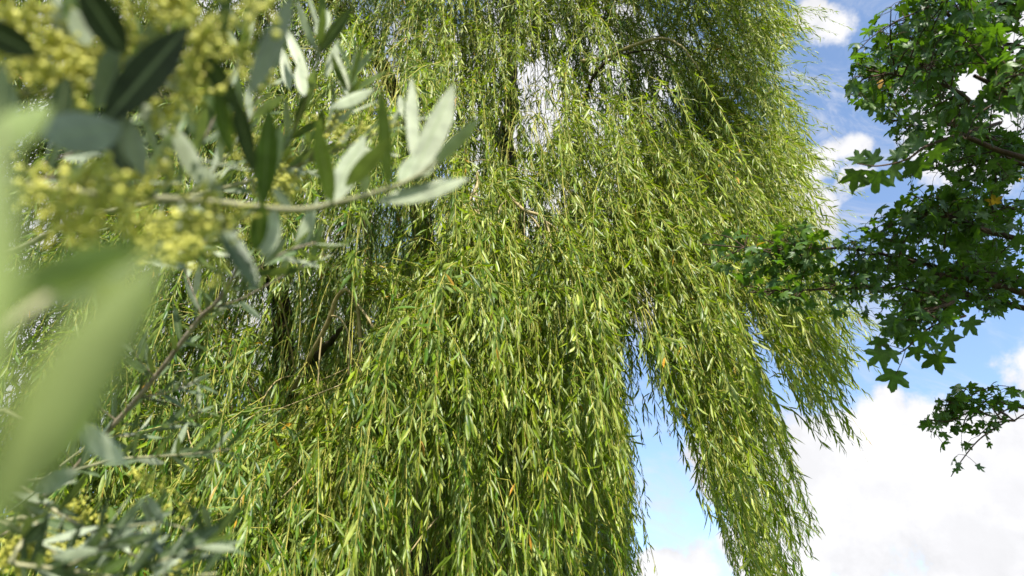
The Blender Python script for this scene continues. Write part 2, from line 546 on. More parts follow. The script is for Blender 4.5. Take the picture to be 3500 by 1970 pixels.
NLEAF = 0
class Spray:
    """one hanging branch: its twigs and its leaves"""
    def __init__(s): s.tw = Tubes(); s.ty = Tubes(); s.lv = Leaves()
    def strand(s, p0, t0, L, wind, size=.085, yel=.5, spacing=.021, stiff=.3, side=True, thick=.0022, prof=None, clip=True, bare=0.0, gaps=True, hollow=False, wfat=1.0):
        P = hang(p0, unit(np.asarray(t0, float)), L, wind, n=max(8, int(L * 8)), stiff=stiff)
        if clip:
            bad = open_sky(P, rng.normal(-4, 24))
            if hollow and rng.random() < .9: bad |= in_hollow(P)
            if bad.any():
                k = int(np.argmax(bad))
                if k < 4: return
                P = P[:k]
                L = np.linalg.norm(np.diff(P, axis=0), axis=1).sum()
                if L < .15: return
        s.ty.add(P, [thick, thick * .75, thick * .35], 3)
        strand_leaves(s.lv, P, spacing, size, yel, prof=prof, bare=bare, wfat=wfat, gaps=gaps, hollow=hollow)
        if side:
            m = rng.poisson(L * 2.6)
            for _ in range(m):
                u = rng.uniform(.08, .8)
                q = P[int(u * (len(P) - 1))]
                d = unit(np.array([rng.normal(), rng.normal() - .25, rng.uniform(-.6, .5)]))
                l2 = rng.uniform(.14, .5)
                Q = hang(q, d, l2, wind, n=6, stiff=.10)
                if hollow and in_hollow(Q[-1:])[0]: continue
                if clip and (open_sky(Q[-1:], 0)[0] ): continue
                s.ty.add(Q, [thick * .7, thick * .3], 3)
                strand_leaves(s.lv, Q, spacing * .95, size * .92, min(1, yel + .1), prof=prof, gaps=gaps, hollow=hollow)
    def build(s, parent, name='hanging_branch'):
        if not s.lv.v: return
        if not s.tw.v:
            s.tw, s.ty = s.ty, s.tw
            o = s.tw.build(name, M_TWIGY, parent)
        else:
            o = s.tw.build(name, M_TWIG, parent)
            if s.ty.v: s.ty.build('twigs', M_TWIGY, o)
        s.lv.build('leaves', M_WILLOW, o)
        return o

def spray_at(sp, px, py, d, nstr, L, wind=(0, 0), spread=(.45, .35, .25), size=.085, yel=.5, arch=True, **kw):
    """a drooping branch whose top shows at (px,py), d metres away; its strands hang L metres"""
    A = at(px, py, np.asarray(float(d)))
    back = unit(np.array([CEN[0], CEN[1], A[2]]) - A)
    if arch:
        B = A + back * rng.uniform(.7, 1.2) + np.array([rng.normal(0, .15), 0, -rng.uniform(.0, .5)])
        side = np.array([rng.normal(0, .25), 0, 0])
        E = A - back * rng.uniform(.15, .35) + side + DOWN * rng.uniform(.25, .5)
        path = smooth_path([B, (A + B) / 2 + np.array([0, 0, .22]), A, E], 16)
        bad = open_sky(path, 60) | in_gap(path)
        if bad.any(): path = path[:int(np.argmax(bad))]
        if len(path) > 3: sp.tw.add(path, [.006, .004, .002], 5)
    for _ in range(nstr):
        off = rng.normal(0, 1, 3) * np.array(spread)
        q = A + off
        t0 = unit(-back * rng.uniform(.1, .8) + np.array([rng.normal(0, .35), 0, rng.uniform(-.8, .35)]))
        w = np.array(wind) + rng.normal(0, .05, 2)
        sp.strand(q, t0, L * rng.uniform(.45, 1.15), w, size=size, yel=yel, **kw)

# --- trunk and limbs
def limb(pts, rad, parent, name='limb', k=12, n=26):
    tb = Tubes()
    P = smooth_path(pts, n)
    P = P + .012 * rng.normal(size=P.shape) * np.linspace(0, 1, n)[:, None] * rad[0] / .1
    tb.add(P, rad, k)
    return tb.build(name, M_WBARK, parent)
def A3(*a): return at(a[0], a[1], np.asarray(float(a[2])))
fork = WBASE + np.array([.05, 0, 2.3])
tr = limb([WBASE + (0, 0, -.05), WBASE + (.03, .02, .5), WBASE + (-.04, 0, 1.3), fork, fork + (.05, 0, .5)], [.46, .36, .33, .31, .30], willow, 'trunk', 18, 20)
limb([fork + (0, 0, -.1), A3(1480, 1100, 6.4), A3(1405, 520, 6.3), A3(1375, 390, 6.2), A3(1335, 290, 6.1), A3(1290, 190, 6.0), A3(1230, 110, 5.9), A3(1100, -50, 5.9), A3(900, -400, 6.0)], [.14, .085, .07, .062, .035], willow)
limb([fork + (0, 0, .1), A3(1760, 1000, 6.6), A3(1735, 560, 6.6), A3(1722, 480, 6.6), A3(1745, 390, 6.5), A3(1742, 250, 6.5), A3(1735, 60, 6.6), A3(1760, -300, 6.8)], [.15, .10, .078, .07, .06, .04], willow)
limb([fork, A3(1250, 1500, 6.2), A3(1040, 1380, 5.8), A3(968, 1250, 5.6), A3(955, 1020, 5.6), A3(820, 700, 5.6), A3(640, 300, 5.7)], [.15, .11, .085, .07, .04], willow)
limb([A3(968, 1380, 5.6), A3(1040, 1260, 5.2), A3(1110, 1190, 4.9), A3(1190, 1100, 4.6)], [.05, .04, .025, .012], willow, k=8)
limb([fork + (0, 0, .2), A3(1840, 1150, 6.4), A3(1835, 900, 6.2), A3(1840, 760, 6.2)], [.12, .06, .01], willow)
limb([A3(1735, 545, 6.5), A3(1800, 535, 6.2), A3(1900, 530, 5.8)], [.025, .018, .008], willow, k=8)
limb([fork + (0, .1, .1), A3(2050, 1000, 6.9), A3(2200, 700, 6.8), A3(2400, 420, 6.8), A3(2520, 330, 6.8)], [.12, .08, .05, .03, .015], willow)
limb([fork + (0, .2, 0), WBASE + (-1.2, 1.3, 4.2), WBASE + (-1.8, 2.0, 6.5)], [.15, .10, .05], willow)
limb([fork + (0, .2, 0), WBASE + (1.0, 1.5, 4.4), WBASE + (1.4, 2.2, 7.0)], [.15, .10, .05], willow)
# slim arching boughs seen against the upper right of the crown
limb([A3(2000, 380, 5.2), A3(2005, 320, 5.0), A3(2040, 245, 4.9), A3(2110, 195, 4.8), A3(2220, 172, 4.7), A3(2290, 200, 4.6)], [.016, .012, .009, .004], willow, 'bough', 6)
bo = limb([A3(1990, 210, 4.9), A3(2080, 195, 4.8), A3(2160, 158, 4.7), A3(2260, 132, 4.6), A3(2330, 160, 4.5), A3(2390, 240, 4.4)], [.016, .013, .010, .004], willow, 'bough', 6)
bo.data.materials[0] = M_TWIG

# --- the curtain over the near side of the crown
def yel_of(px, py):  # yellower up and to the right: sun glow put into the leaf tint
    return float(np.clip(.43 + .24 * (px - 1500) / 1200 - .14 * (py - 900) / 1000, .25, .85))
stepx, stepy = 250, 232
rows = 0
for iy, py in enumerate(np.arange(-330, 1760, stepy)):
    sp = None
    for ix, px in enumerate(np.arange(-120, 2760, stepx)):
        x = px + (iy % 2) * stepx * .5 + rng.normal(0, 45); y = py + rng.normal(0, 45)
        if x > 2080 and y > 800: continue
        if x > 2000 and y > 1050: continue
        if x > 2680: continue
        d = dome_hit(x, y) + rng.uniform(-.25, .45)
        sp = Spray()
        if in_hollow(at(x, y, np.asarray(d))[None])[0]: continue
        wind = (.03 + .10 * max(0, (x - 1700) / 900) + .15 * max(0, (1500 - x) / 1000), -.03)
        nst = int(rng.integers(19, 29) * (1.0 if y > -100 else 1.3) * (1.25 if x > 1900 else 1))
        far = d > 4.6
        if x > 1850 and y < 800: nst = int(nst * 1.3)
        if far: nst = int(nst * min(3.2, 1.25 * (d / 4.3) ** 1.8))
        spray_at(sp, x, y, d, nst, rng.uniform(1.0, 1.7) if y < 900 else rng.uniform(1.1, 1.9), wind, spread=(.155 * d / 4.0, .32, .26), yel=yel_of(x, y),
                 hollow=True, size=.078 if not far else .080, spacing=.0172 if not far else .0185, prof=PROF8 if not far else PROF6)
        sp.build(willow)

# --- long curtains on the right, against the sky
def curtain(pts, nstr, L, wind, **kw):
    kw.setdefault('arch', False)
    sp = Spray()
    for k, (px, py, d) in enumerate(pts):
        spray_at(sp, px, py, d, nstr, L, wind, **kw)
    sp.build(willow)
curtain([(2130, 640, 4.5), (2200, 760, 4.3)], 17, 2.6, (.16, -.05), spread=(.22, .2, .25), yel=.6, size=.084)
curtain([(2260, 560, 4.7), (2330, 700, 4.6)], 18, 3.0, (.20, -.05), spread=(.24, .2, .25), yel=.62, size=.084)
curtain([(2280, 950, 4.0), (2360, 1080, 3.9)], 18, 2.4, (.18, -.04), spread=(.17, .2, .25), yel=.58, size=.082)
curtain([(2420, 760, 4.8), (2470, 920, 4.6)], 17, 2.4, (.20, -.05), spread=(.18, .2, .25), yel=.6, size=.082)
curtain([(2400, 1300, 3.7), (2450, 1420, 3.6)], 16, 1.5, (.18, -.04), spread=(.14, .15, .2), yel=.56, size=.080)
curtain([(2610, 900, 5.2), (2700, 960, 5.2)], 20, 1.25, (.26, -.05), spread=(.22, .2, .18), yel=.62, size=.080)
curtain([(2500, 560, 5.6), (2600, 700, 5.5)], 16, 1.6, (.26, -.05), spread=(.35, .3, .3), yel=.66, size=.080)
curtain([(2560, 240, 6.6), (2620, 420, 6.3)], 16, 1.3, (.25, 0), spread=(.35, .3, .3), yel=.70, size=.080, prof=PROF6)
curtain([(2600, 60, 7.0), (2480, -60, 7.2)], 16, 1.2, (.25, 0), spread=(.4, .3, .3), yel=.68, size=.080, prof=PROF6)
curtain([(2080, 900, 4.2), (2100, 1040, 4.0)], 16, 2.2, (.05, -.03), spread=(.10, .2, .25), yel=.5, size=.084)
curtain([(2060, 1350, 3.5)], 18, 1.4, (.06, -.03), spread=(.10, .2, .25), yel=.48, size=.084)
curtain([(2170, 1050, 4.3), (2230, 1080, 4.2)], 3, 1.15, (.03, 0), spread=(.07, .1, .15), yel=.45, size=.078, gaps=False, clip=False)
curtain([(2800, 1130, 5.0), (2750, 1060, 5.1)], 5, .42, (.20, 0), spread=(.10, .1, .12), yel=.6, size=.074, gaps=False, clip=False)
curtain([(2545, 1000, 4.8)], 3, 1.0, (.12, 0), spread=(.07, .1, .15), yel=.5, size=.076, gaps=False, clip=False)
# feathery shoots at the crown's right edge, blown outwards
sp = Spray()
for px, py, d in [(2640, 90, 7), (2700, 20, 7), (2620, 170, 6.8), (2660, 270, 6.7), (2700, 330, 6.6), (2680, 420, 6.4), (2720, 480, 6.3), (2740, 560, 6.2), (2690, 600, 6.1), (2740, 680, 6.0), (2700, 740, 5.9),
                  (2650, 520, 6.4), (2600, 330, 6.8), (2640, 640, 6.0), (2590, 800, 5.8), (2760, 1010, 5.4), (2830, 1000, 5.4), (2720, 1080, 5.3)]:
    for _ in range(5):
        p = at(px - 60 + rng.normal(0, 30), py + rng.normal(0, 30), np.asarray(d + rng.normal(0, .2)))
        sp.strand(p, (rng.uniform(.5, 1), rng.normal(0, .3), rng.uniform(-.5, .3)), rng.uniform(.35, .75), (.7, 0), size=.072, yel=.68, stiff=.6, clip=False, side=rng.random() < .5, prof=PROF6)
sp.build(willow)
# thin whips, nearly bare, swinging out of the curtains
sp = Spray()
for px, py, d, L in [(2690, 300, 6.4, .5), (2780, 1250, 5.0, .7), (2800, 1280, 5.0, .6), (2760, 1290, 5.0, .7), (2740, 480, 6.2, .35), (2700, 120, 6.8, .4), (2100, 1480, 3.6, .8), (2120, 1560, 3.5, .8), (2090, 1650, 3.3, .8), (2760, 620, 6.0, .4), (2780, 400, 6.2, .4)]:
    p = at(px, py, np.asarray(d))
    sp.strand(p, (.4, 0, -1), L, (.35 if px > 2300 else .06, 0), size=.05, yel=.6, clip=False, side=False, bare=.8, thick=.0018)
sp.build(willow)

# --- inner and far foliage, in the crown's own shade
inner = Spray()
for _ in range(3300):
    v = unit(rng.normal(size=3) + np.array([0, 0, .55])); rr = rng.uniform(.35, .97)
    q = CEN + v * RAD * rr
    if q[2] < 2.6: q[2] = rng.uniform(2.6, 7)
    if (q - CAM)[1] < 3.2: continue
    if open_sky(q[None])[0]: continue
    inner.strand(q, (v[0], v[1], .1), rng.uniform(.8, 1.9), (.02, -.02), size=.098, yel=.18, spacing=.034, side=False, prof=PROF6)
for _ in range(1300):                                   # the shaded heart of the crown behind the openings
    q = at(rng.uniform(350, 2500), rng.uniform(-200, 1250), np.asarray(rng.uniform(4.8, 6.6)))
    if q[2] < 3 or open_sky(q[None])[0]: continue
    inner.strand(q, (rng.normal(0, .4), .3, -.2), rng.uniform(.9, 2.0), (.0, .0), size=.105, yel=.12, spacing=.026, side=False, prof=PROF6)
inner.build(willow, 'inner_branches')
# the far side of the crown: what closes the view between the near curtains
far = Spray()
k = 0
while k < 5200:
    v = unit(rng.normal(size=3) * np.array([1, 1, .9]) + np.array([0, .5, .1]))
    if v[1] < 0: continue
    q = CEN + v * RAD * rng.uniform(.55, 1.0)
    if q[2] < 2.4: q[2] = rng.uniform(2.4, 6)
    x, y, d = proj(q[None])
    if y[0] < 250 and rng.random() < .15: k += 1; continue
    k += 1
    if open_sky(q[None])[0]: continue
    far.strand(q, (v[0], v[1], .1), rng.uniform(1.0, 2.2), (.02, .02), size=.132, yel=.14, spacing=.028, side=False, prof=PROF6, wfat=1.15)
far.build(willow, 'far_branches')
# top of the crown, above the picture
top = Spray()
for _ in range(110):
    a = rng.uniform(0, 6.28); r = math.sqrt(rng.random())
    q = CEN + RAD * np.array([r * math.cos(a) * .95, r * math.sin(a) * .95, 0])
    q[2] = CEN[2] + RAD[2] * math.sqrt(max(0, 1 - r * r * .9))
    x, y, d = proj(q[None])
    if y[0] > -80 and abs(x[0] - 1750) < 1900: continue
    if q[0] > .2: continue
    top.strand(q, (math.cos(a), math.sin(a), .2), rng.uniform(.8, 1.5), (.03, 0), size=.10, yel=.55, spacing=.03, side=False, prof=PROF6)
top.build(willow, 'crown_top')

# --- hero twigs one can see bare
def px_path(pts, n=22):
    return smooth_path([at(p[0], p[1], np.asarray(float(p[2]))) for p in pts], n)
h = Spray()
h.tw.add(px_path([(1000, 1335, 3.5), (1060, 1220, 3.35), (1100, 1145, 3.3), (1130, 1080, 3.27), (1148, 1025, 3.25), (1175, 993, 3.22), (1203, 1003, 3.2), (1222, 1050, 3.2), (1230, 1140, 3.2), (1233, 1230, 3.18), (1228, 1320, 3.15), (1225, 1420, 3.1)], 40), [.0125, .0115, .010, .009, .006], 8)
h.tw.add(px_path([(1130, 1080, 3.27), (1160, 1087, 3.2), (1185, 1125, 3.15), (1197, 1180, 3.12), (1190, 1280, 3.1)]), [.005, .0045, .003], 6)
h.tw.add(px_path([(1100, 1145, 3.3), (1093, 1210, 3.25), (1088, 1290, 3.2), (1082, 1420, 3.1)]), [.0045, .004, .002], 6)
h.tw.add(px_path([(1218, 1035, 3.2), (1255, 1085, 3.15), (1290, 1150, 3.1), (1312, 1220, 3.08), (1322, 1290, 3.05), (1310, 1370, 3.0), (1285, 1480, 2.95)], 30), [.0075, .006, .004], 6)
h.tw.add(px_path([(1236, 1220, 3.18), (1248, 1270, 3.15), (1250, 1320, 3.1)]), [.004, .003], 5)
h.tw.add(px_path([(1231, 1230, 3.18), (1219, 1270, 3.15), (1218, 1400, 3.1)]), [.005, .003], 5)
for px, py, d, n in [(1228, 1330, 3.15, 9), (1082, 1360, 3.1, 8), (1190, 1270, 3.1, 7), (1290, 1440, 2.95, 9), (1250, 1300, 3.1, 6), (1050, 1250, 3.3, 6)]:
    for _ in range(n):
        h.strand(at(px + rng.normal(0, 14), py + rng.normal(0, 30), np.asarray(d + rng.normal(0, .05))), (rng.normal(0, .4), -.2, -.6), rng.uniform(.7, 1.5), (rng.normal(0, .07), 0), size=.092, yel=.62, spacing=.02, gaps=False)
for _ in range(22):
    h.strand(at(rng.uniform(1180, 1260), rng.uniform(975, 1030), np.asarray(3.2)), (rng.uniform(-.3, 1.2), -.2, rng.uniform(.2, .9)), rng.uniform(.15, .38), (.35, 0), size=.075, yel=.72, stiff=.22, side=False, gaps=False)
h.build(willow)
h = Spray()
h.tw.add(px_path([(1632, 590, 3.9), (1634, 625, 3.8), (1622, 655, 3.75), (1603, 685, 3.7), (1585, 710, 3.65), (1568, 750, 3.6)]), [.011, .010, .006], 7)
h.tw.add(px_path([(1625, 652, 3.75), (1632, 700, 3.7), (1640, 760, 3.6), (1642, 850, 3.5)]), [.008, .006, .003], 6)
h.tw.add(px_path([(1604, 688, 3.7), (1622, 715, 3.68), (1638, 745, 3.6)]), [.005, .004], 6)
h.tw.add(px_path([(1600, 690, 3.7), (1600, 780, 3.6), (1598, 900, 3.5)]), [.004, .003], 5)
for px, py, d, n in [(1568, 740, 3.6, 12), (1642, 760, 3.6, 14), (1600, 800, 3.6, 8)]:
    for _ in range(n):
        h.strand(at(px + rng.normal(0, 22), py + rng.normal(0, 35), np.asarray(d + rng.normal(0, .08))), (rng.normal(0, .5), -.3, -.4), rng.uniform(.9, 1.9), (rng.normal(-.01, .05), 0), size=.09, yel=.52, spacing=.02)
h.build(willow)
h = Spray()
h.tw.add(px_path([(1742, 670, 3.9), (1770, 700, 3.8), (1797, 722, 3.75), (1840, 735, 3.7), (1862, 757, 3.65), (1878, 800, 3.6), (1885, 860, 3.5)]), [.010, .009, .005], 7)
h.tw.add(px_path([(1797, 722, 3.75), (1830, 758, 3.7), (1855, 800, 3.6), (1880, 860, 3.5)]), [.007, .004], 6)
h.tw.add(px_path([(1865, 757, 3.65), (1910, 790, 3.6), (1938, 840, 3.5), (1943, 960, 3.4)]), [.005, .003], 6)
h.tw.add(px_path([(1793, 722, 3.75), (1792, 780, 3.7), (1794, 840, 3.6)]), [.004, .003], 5)
h.tw.add(px_path([(1742, 680, 3.9), (1715, 700, 3.85), (1700, 740, 3.8), (1690, 810, 3.7)]), [.006, .003], 5)
for px, py, d, n in [(1885, 830, 3.5, 12), (1860, 790, 3.6, 8), (1940, 850, 3.5, 10), (1794, 820, 3.6, 6), (1690, 800, 3.7, 6)]:
    for _ in range(n):
        h.strand(at(px + rng.normal(0, 22), py + rng.normal(0, 30), np.asarray(d + rng.normal(0, .08))), (rng.uniform(-.2, .8), -.3, -.4), rng.uniform(.6, 1.5), (rng.normal(.05, .05), 0), size=.088, yel=.46, spacing=.02)
h.build(willow)
# lower left: yellow shoots
h = Spray()
for a in ([(540, 1530, 3.0), (480, 1570, 2.95), (430, 1600, 2.9), (350, 1690, 2.8), (240, 1790, 2.7)], [(560, 1595, 2.9), (548, 1650, 2.85), (500, 1700, 2.8), (470, 1740, 2.75), (400, 1800, 2.7)],
          [(380, 1590, 2.9), (370, 1660, 2.85), (350, 1760, 2.8)], [(1090, 1420, 3.0), (1060, 1500, 2.9), (1030, 1600, 2.8)], [(800, 1500, 2.9), (740, 1560, 2.85), (690, 1640, 2.8)]):
    P = px_path(a)
    h.ty.add(P, [.006, .005, .002], 6)
    for k in range(3, len(P), 1):
        h.strand(P[k], (rng.normal(0, .5), -.3, -.4), rng.uniform(.2, .7), (rng.normal(-.02, .05), 0), size=.092, yel=.6, spacing=.02, side=False)
h.build(willow)

# =================================================================== the field maple on the right
MBASE = np.array([4.6, 1.5, 0.0])
maple = thing('maple_tree', 'field maple at the right edge with dark lobed leaves on boughs reaching towards the willow', 'tree', MBASE)
ML_ANG = np.array([0, 9, 13, 18, 27, 36, 44, 52, 58, 65, 73, 84, 95, 104, 112, 120, 130, 146, 166]) * math.pi / 180
ML_RAD = np.array([1.0, .86, .78, .72, .44, .55, .76, .80, .97, .80, .70, .42, .50, .56, .66, .52, .42, .34, .22])
ML_AX = np.array([0, 1, 1, 1, 1, 1, 1, .6, 0, .6, 1, 1, 1, .7, 0, .7, 1, 1, 1.0])
ANG = np.concatenate([ML_ANG, -ML_ANG[:0:-1]]); RD = np.concatenate([ML_RAD, ML_RAD[:0:-1]]); AX = np.concatenate([ML_AX, ML_AX[:0:-1]])
def maple_blades(base, dirn, nrm, size, droop, wav):
    N = len(base); n = len(ANG)
    dirn = unit(dirn); side = unit(np.cross(dirn, nrm)); nrm = unit(np.cross(side, dirn))
    loc = np.zeros((N, 1 + 2 * n, 3)); A = np.zeros((N, 1 + 2 * n))
    jit = 1 + rng.normal(0, .05, (N, n))
    for ring, f in ((0, .55), (1, 1.0)):
        r = RD[None] * f * jit if ring else np.minimum(RD, .62)[None] * .62 * jit
        x = r * np.cos(ANG); y = r * np.sin(ANG)
        z = -droop[:, None] * r * r * (1.0 + .5 * np.abs(np.sin(ANG))) + wav[:, None] * np.sin(ANG * 3 + wav[:, None] * 60) * r * .16
        z = z + .10 * AX[None] * r * r
        loc[:, 1 + ring * n:1 + ring * n + n] = np.stack([x + .10, y, z], -1)
        A[:, 1 + ring * n:1 + ring * n + n] = AX
    loc[:, 0, 0] = .10
    loc *= size[:, None, None]
    V = base[:, None] + loc[..., :1] * dirn[:, None] + loc[..., 1:2] * side[:, None] + loc[..., 2:] * nrm[:, None]
    i = np.arange(n); j = (i + 1) % n
    tri = np.stack([np.zeros(n, int), 1 + j, 1 + i], -1)
    quad = np.stack([1 + i, 1 + j, 1 + n + j, 1 + n + i], -1)
    return V, A, tri, quad

MB_Y = np.array([-400, 0, 150, 330, 400, 470, 520, 640, 700, 735, 760, 800, 900, 1000, 1060, 1100, 1150, 1200, 1230, 1300, 1310, 1330, 1430, 1500, 1560, 1660, 1700])
MB_X = np.array([2950, 2950, 2905, 2895, 2960, 3050, 3060, 3100, 3060, 2900, 2720, 2400, 2330, 2560, 2680, 2960, 2990, 3040, 3400, 3700, 3480, 3280, 3130, 3170, 3230, 3250, 3700])
MHOLES = [(3400, 1200, 200, 95), (3190, 625, 70, 28), (3010, 560, 60, 45), (3320, 290, 45, 50), (3450, 130, 30, 35), (3250, 60, 28, 30), (3130, 400, 26, 20), (3440, 420, 34, 26), (3180, 840, 22, 24), (3230, 470, 30, 18)]
def maple_open(P):
    x, y, d = proj(P)
    m = x < np.interp(y, MB_Y, MB_X)
    for gx, gy, ra, rb in MHOLES: m |= ((x - gx) / ra) ** 2 + ((y - gy) / rb) ** 2 < 1
    return m & (d > 0) & (x > 0)
class Bough:
    def __init__(s, clip=True): s.clip = clip; s.dr = 1.0; s.tw = Tubes(); s.pt = Tubes(); s.lv = Leaves(); s.b = []; s.d = []; s.n = []; s.s = []
    def leaf(s, q, out, size, hangf=.5):
        """petiole from q outwards, blade nodding at its end"""
        pl = size * rng.uniform(.6, 1.3)
        bd0 = unit(out * rng.uniform(.3, 1) + DOWN * abs(rng.normal(hangf, .35)) + rng.normal(0, .3, 3))
        d1 = unit(out + np.array([0, 0, .25]) + rng.normal(0, .3, 3))
        m = q + d1 * pl * .55; e = m + unit(d1 + DOWN * rng.uniform(.2, .9)) * pl * .5
        if s.clip and maple_open((e + bd0 * size * .5)[None])[0]: return
        s.pt.add(np.array([q, m, e]), [.0011, .0008], 3)
        bd = bd0
        nr = unit(np.array([0, 0, 1.0]) - unit(out) * .2 + rng.normal(0, .38, 3))
        s.b.append(e); s.d.append(bd); s.n.append(nr); s.s.append(size)
    def twig(s, P, size, step=.045, r0=.003, hangf=.5, sub=True, wild=1.0):
        if s.clip:
            bad = maple_open(P)
            if bad.any(): P = P[:int(np.argmax(bad))]
            if len(P) < 3: return
        s.tw.add(P, [r0, r0 * .45], 5)
        seg = np.linalg.norm(np.diff(P, axis=0), axis=1); cum = np.concatenate([[0], np.cumsum(seg)]); L = cum[-1]
        u = L * .12
        while u < L:
            q = np.array([np.interp(u, cum, P[:, k]) for k in range(3)])
            k = min(max(np.searchsorted(cum, u) - 1, 0), len(P) - 2); T = unit(P[k + 1] - P[k])
            a = unit(np.cross(T, rng.normal(size=3)))
            for sgn in (1, -1):
                if rng.random() < .9: s.leaf(q, unit(a * sgn + T * .5), size * rng.uniform(.6, 1.15), hangf)
            u += step * rng.uniform(.7, 1.4)
        for _ in range(3): s.leaf(P[-1], unit(P[-1] - P[-2] + rng.normal(0, .4, 3)), size * rng.uniform(.6, 1.0), hangf)
    def grow(s, pts, r, size, nt, tl=(.15, .4), n=26, hangf=.5, span=(.1, 1.0), dirs=None, upb=.1):
        """main stem through pts, with nt leafy twigs"""
        P = smooth_path(pts, n)
        s.tw.add(P, r, 7)
        for _ in range(nt):
            u = rng.uniform(*span); k = int(u * (n - 2)); q = P[k]; T = unit(P[k + 1] - P[k])
            d = unit(T * rng.uniform(.2, 1.0) + rng.normal(0, .7, 3) * np.array([1, 1, .6]) + np.array([0, 0, upb]))
            if dirs is not None: d = unit(d + dirs)
            l = rng.uniform(*tl)
            Q = smooth_path([q, q + d * l * .5, q + unit(d + DOWN * .25) * l], 7)
            s.twig(Q, size)
    def build(s, parent):
        n = len(s.b)
        sz = np.array(s.s)
        tint = np.stack([np.clip(rng.normal(.38, .25, n), 0, 1), np.clip(rng.normal(.5, .2, n), 0, 1), (rng.random(n) < .0015) * .6], -1)
        V, A, tri, quad = maple_blades(np.array(s.b), np.array(s.d), np.array(s.n), sz * .67, np.abs(rng.normal(.20, .16, n)) * s.dr, rng.normal(0, .4, n) * s.dr)
        s.lv.put(V, A, tri, quad, tint)
        o = s.tw.build('bough', M_MBARK, parent)
        s.lv.build('leaves', [M_MAPLE, M_MBARK], o, s.pt)
        return o
tb = Tubes()
mP = smooth_path([MBASE + (0, 0, -.05), MBASE + (.05, 0, .8), MBASE + (-.05, .1, 2.2), MBASE + (0, .1, 4), MBASE + (.1, 0, 7)], 24)
tb.add(mP, [.28, .20, .17, .12, .05], 14)
tb.build('trunk', M_MBARK, maple)
def mat_(i): return mP[i]
# upper right boughs
b = Bough(); b.grow([mat_(12), A3(3560, 560, 2.6), A3(3300, 330, 2.3), A3(3120, 270, 2.2), A3(2960, 240, 2.15)], [.02, .009, .005, .0025], .058, 26, hangf=.6, span=(.3, 1)); b.build(maple)
b = Bough(); b.grow([mat_(13), A3(3600, 300, 2.5), A3(3340, 130, 2.2), A3(3200, 20, 2.1), A3(3050, -60, 2.1)], [.02, .009, .005, .0025], .058, 26, hangf=.6, span=(.3, 1)); b.build(maple)
b = Bough(); b.grow([mat_(12), A3(3700, 620, 3.0), A3(3400, 480, 2.9), A3(3200, 420, 2.9), A3(3010, 410, 2.85)], [.02, .009, .005, .0025], .056, 34, hangf=.5, span=(.3, 1)); b.build(maple)
b = Bough(); b.grow([mat_(13), A3(3650, 200, 3.2), A3(3450, 180, 3.2), A3(3250, 180, 3.3), A3(3080, 200, 3.3)], [.02, .009, .005, .0025], .056, 44, hangf=.5, span=(.3, 1)); b.build(maple)
b = Bough(); b.grow([mat_(13), A3(3700, 560, 3.4), A3(3480, 540, 3.3), A3(3280, 560, 3.3), A3(3130, 590, 3.3)], [.02, .009, .005, .0025], .056, 36, hangf=.5, span=(.35, 1)); b.build(maple)
b = Bough(); b.grow([mat_(14), A3(3700, 60, 3.2), A3(3480, 20, 3.1), A3(3250, 40, 3.1), A3(3050, 90, 3.0)], [.02, .009, .005, .0025], .056, 30, hangf=.5, span=(.35, 1)); b.build(maple)
b = Bough(); b.grow([mat_(13), A3(3700, 420, 2.2), A3(3480, 330, 2.0), A3(3330, 260, 1.9)], [.03, .012, .005], .060, 20, hangf=.6, span=(.4, 1)); b.build(maple)
# the sprig with big hanging leaves
b = Bough()
P = px_path([(3420, 420, 2.3), (3190, 490, 2.0), (3100, 545, 1.95), (3000, 568, 1.92), (2930, 560, 1.9)])
b.tw.add(P, [.006, .0028, .0016], 6)
for px, py, tx, ty, sz in [(2930, 570, 2915, 650, .075), (3000, 575, 2990, 650, .08), (3040, 560, 3080, 610, .075), (3120, 540, 3140, 600, .075), (3000, 565, 2960, 520, .06), (3080, 545, 3050, 520, .05), (2940, 560, 2925, 515, .05), (3180, 500, 3230, 560, .06), (3150, 510, 3120, 470, .06)]:
    q = A3(px, py, 1.93); e = A3(tx, ty, 1.95)
    b.b.append(q + (e - q) * .25); b.d.append(unit(e - q)); b.n.append(unit(unit(q - CAM) + rng.normal(0, .25, 3))); b.dr = .35; b.s.append(sz * 1.08)
b.build(maple)
# the middle mass and the long arm towards the willow
def midb(pts, r, size, nt, **k):
    b = Bough(); b.grow(pts, r, size, nt, **k); b.build(maple)
midb([mat_(9), A3(3620, 1000, 2.7), A3(3400, 960, 2.6), A3(3150, 900, 2.5), A3(2900, 850, 2.45), A3(2700, 858, 2.4), A3(2400, 835, 2.35)], [.02, .010, .007, .004, .002], .054, 44, tl=(.06, .20), span=(.35, .98), n=40)
midb([mat_(9), A3(3600, 1080, 2.5), A3(3300, 1020, 2.45), A3(3050, 985, 2.4), A3(2800, 990, 2.35), A3(2560, 1000, 2.3)], [.02, .009, .006, .0035, .002], .054, 28, tl=(.06, .16), span=(.35, 1), n=40)
midb([mat_(10), A3(3600, 850, 2.5), A3(3300, 760, 2.4), A3(3130, 720, 2.35)], [.018, .008, .0035], .058, 26, tl=(.12, .28), span=(.35, 1))
midb([mat_(10), A3(3650, 760, 3.3), A3(3400, 740, 3.2), A3(3200, 750, 3.2), A3(3100, 800, 3.2)], [.018, .008, .0035], .054, 28, tl=(.15, .4), span=(.3, 1))
midb([mat_(9), A3(3650, 1000, 3.1), A3(3350, 930, 3.0), A3(3150, 960, 2.9), A3(3000, 1000, 2.9)], [.018, .008, .0035], .054, 26, tl=(.15, .35), span=(.3, 1))
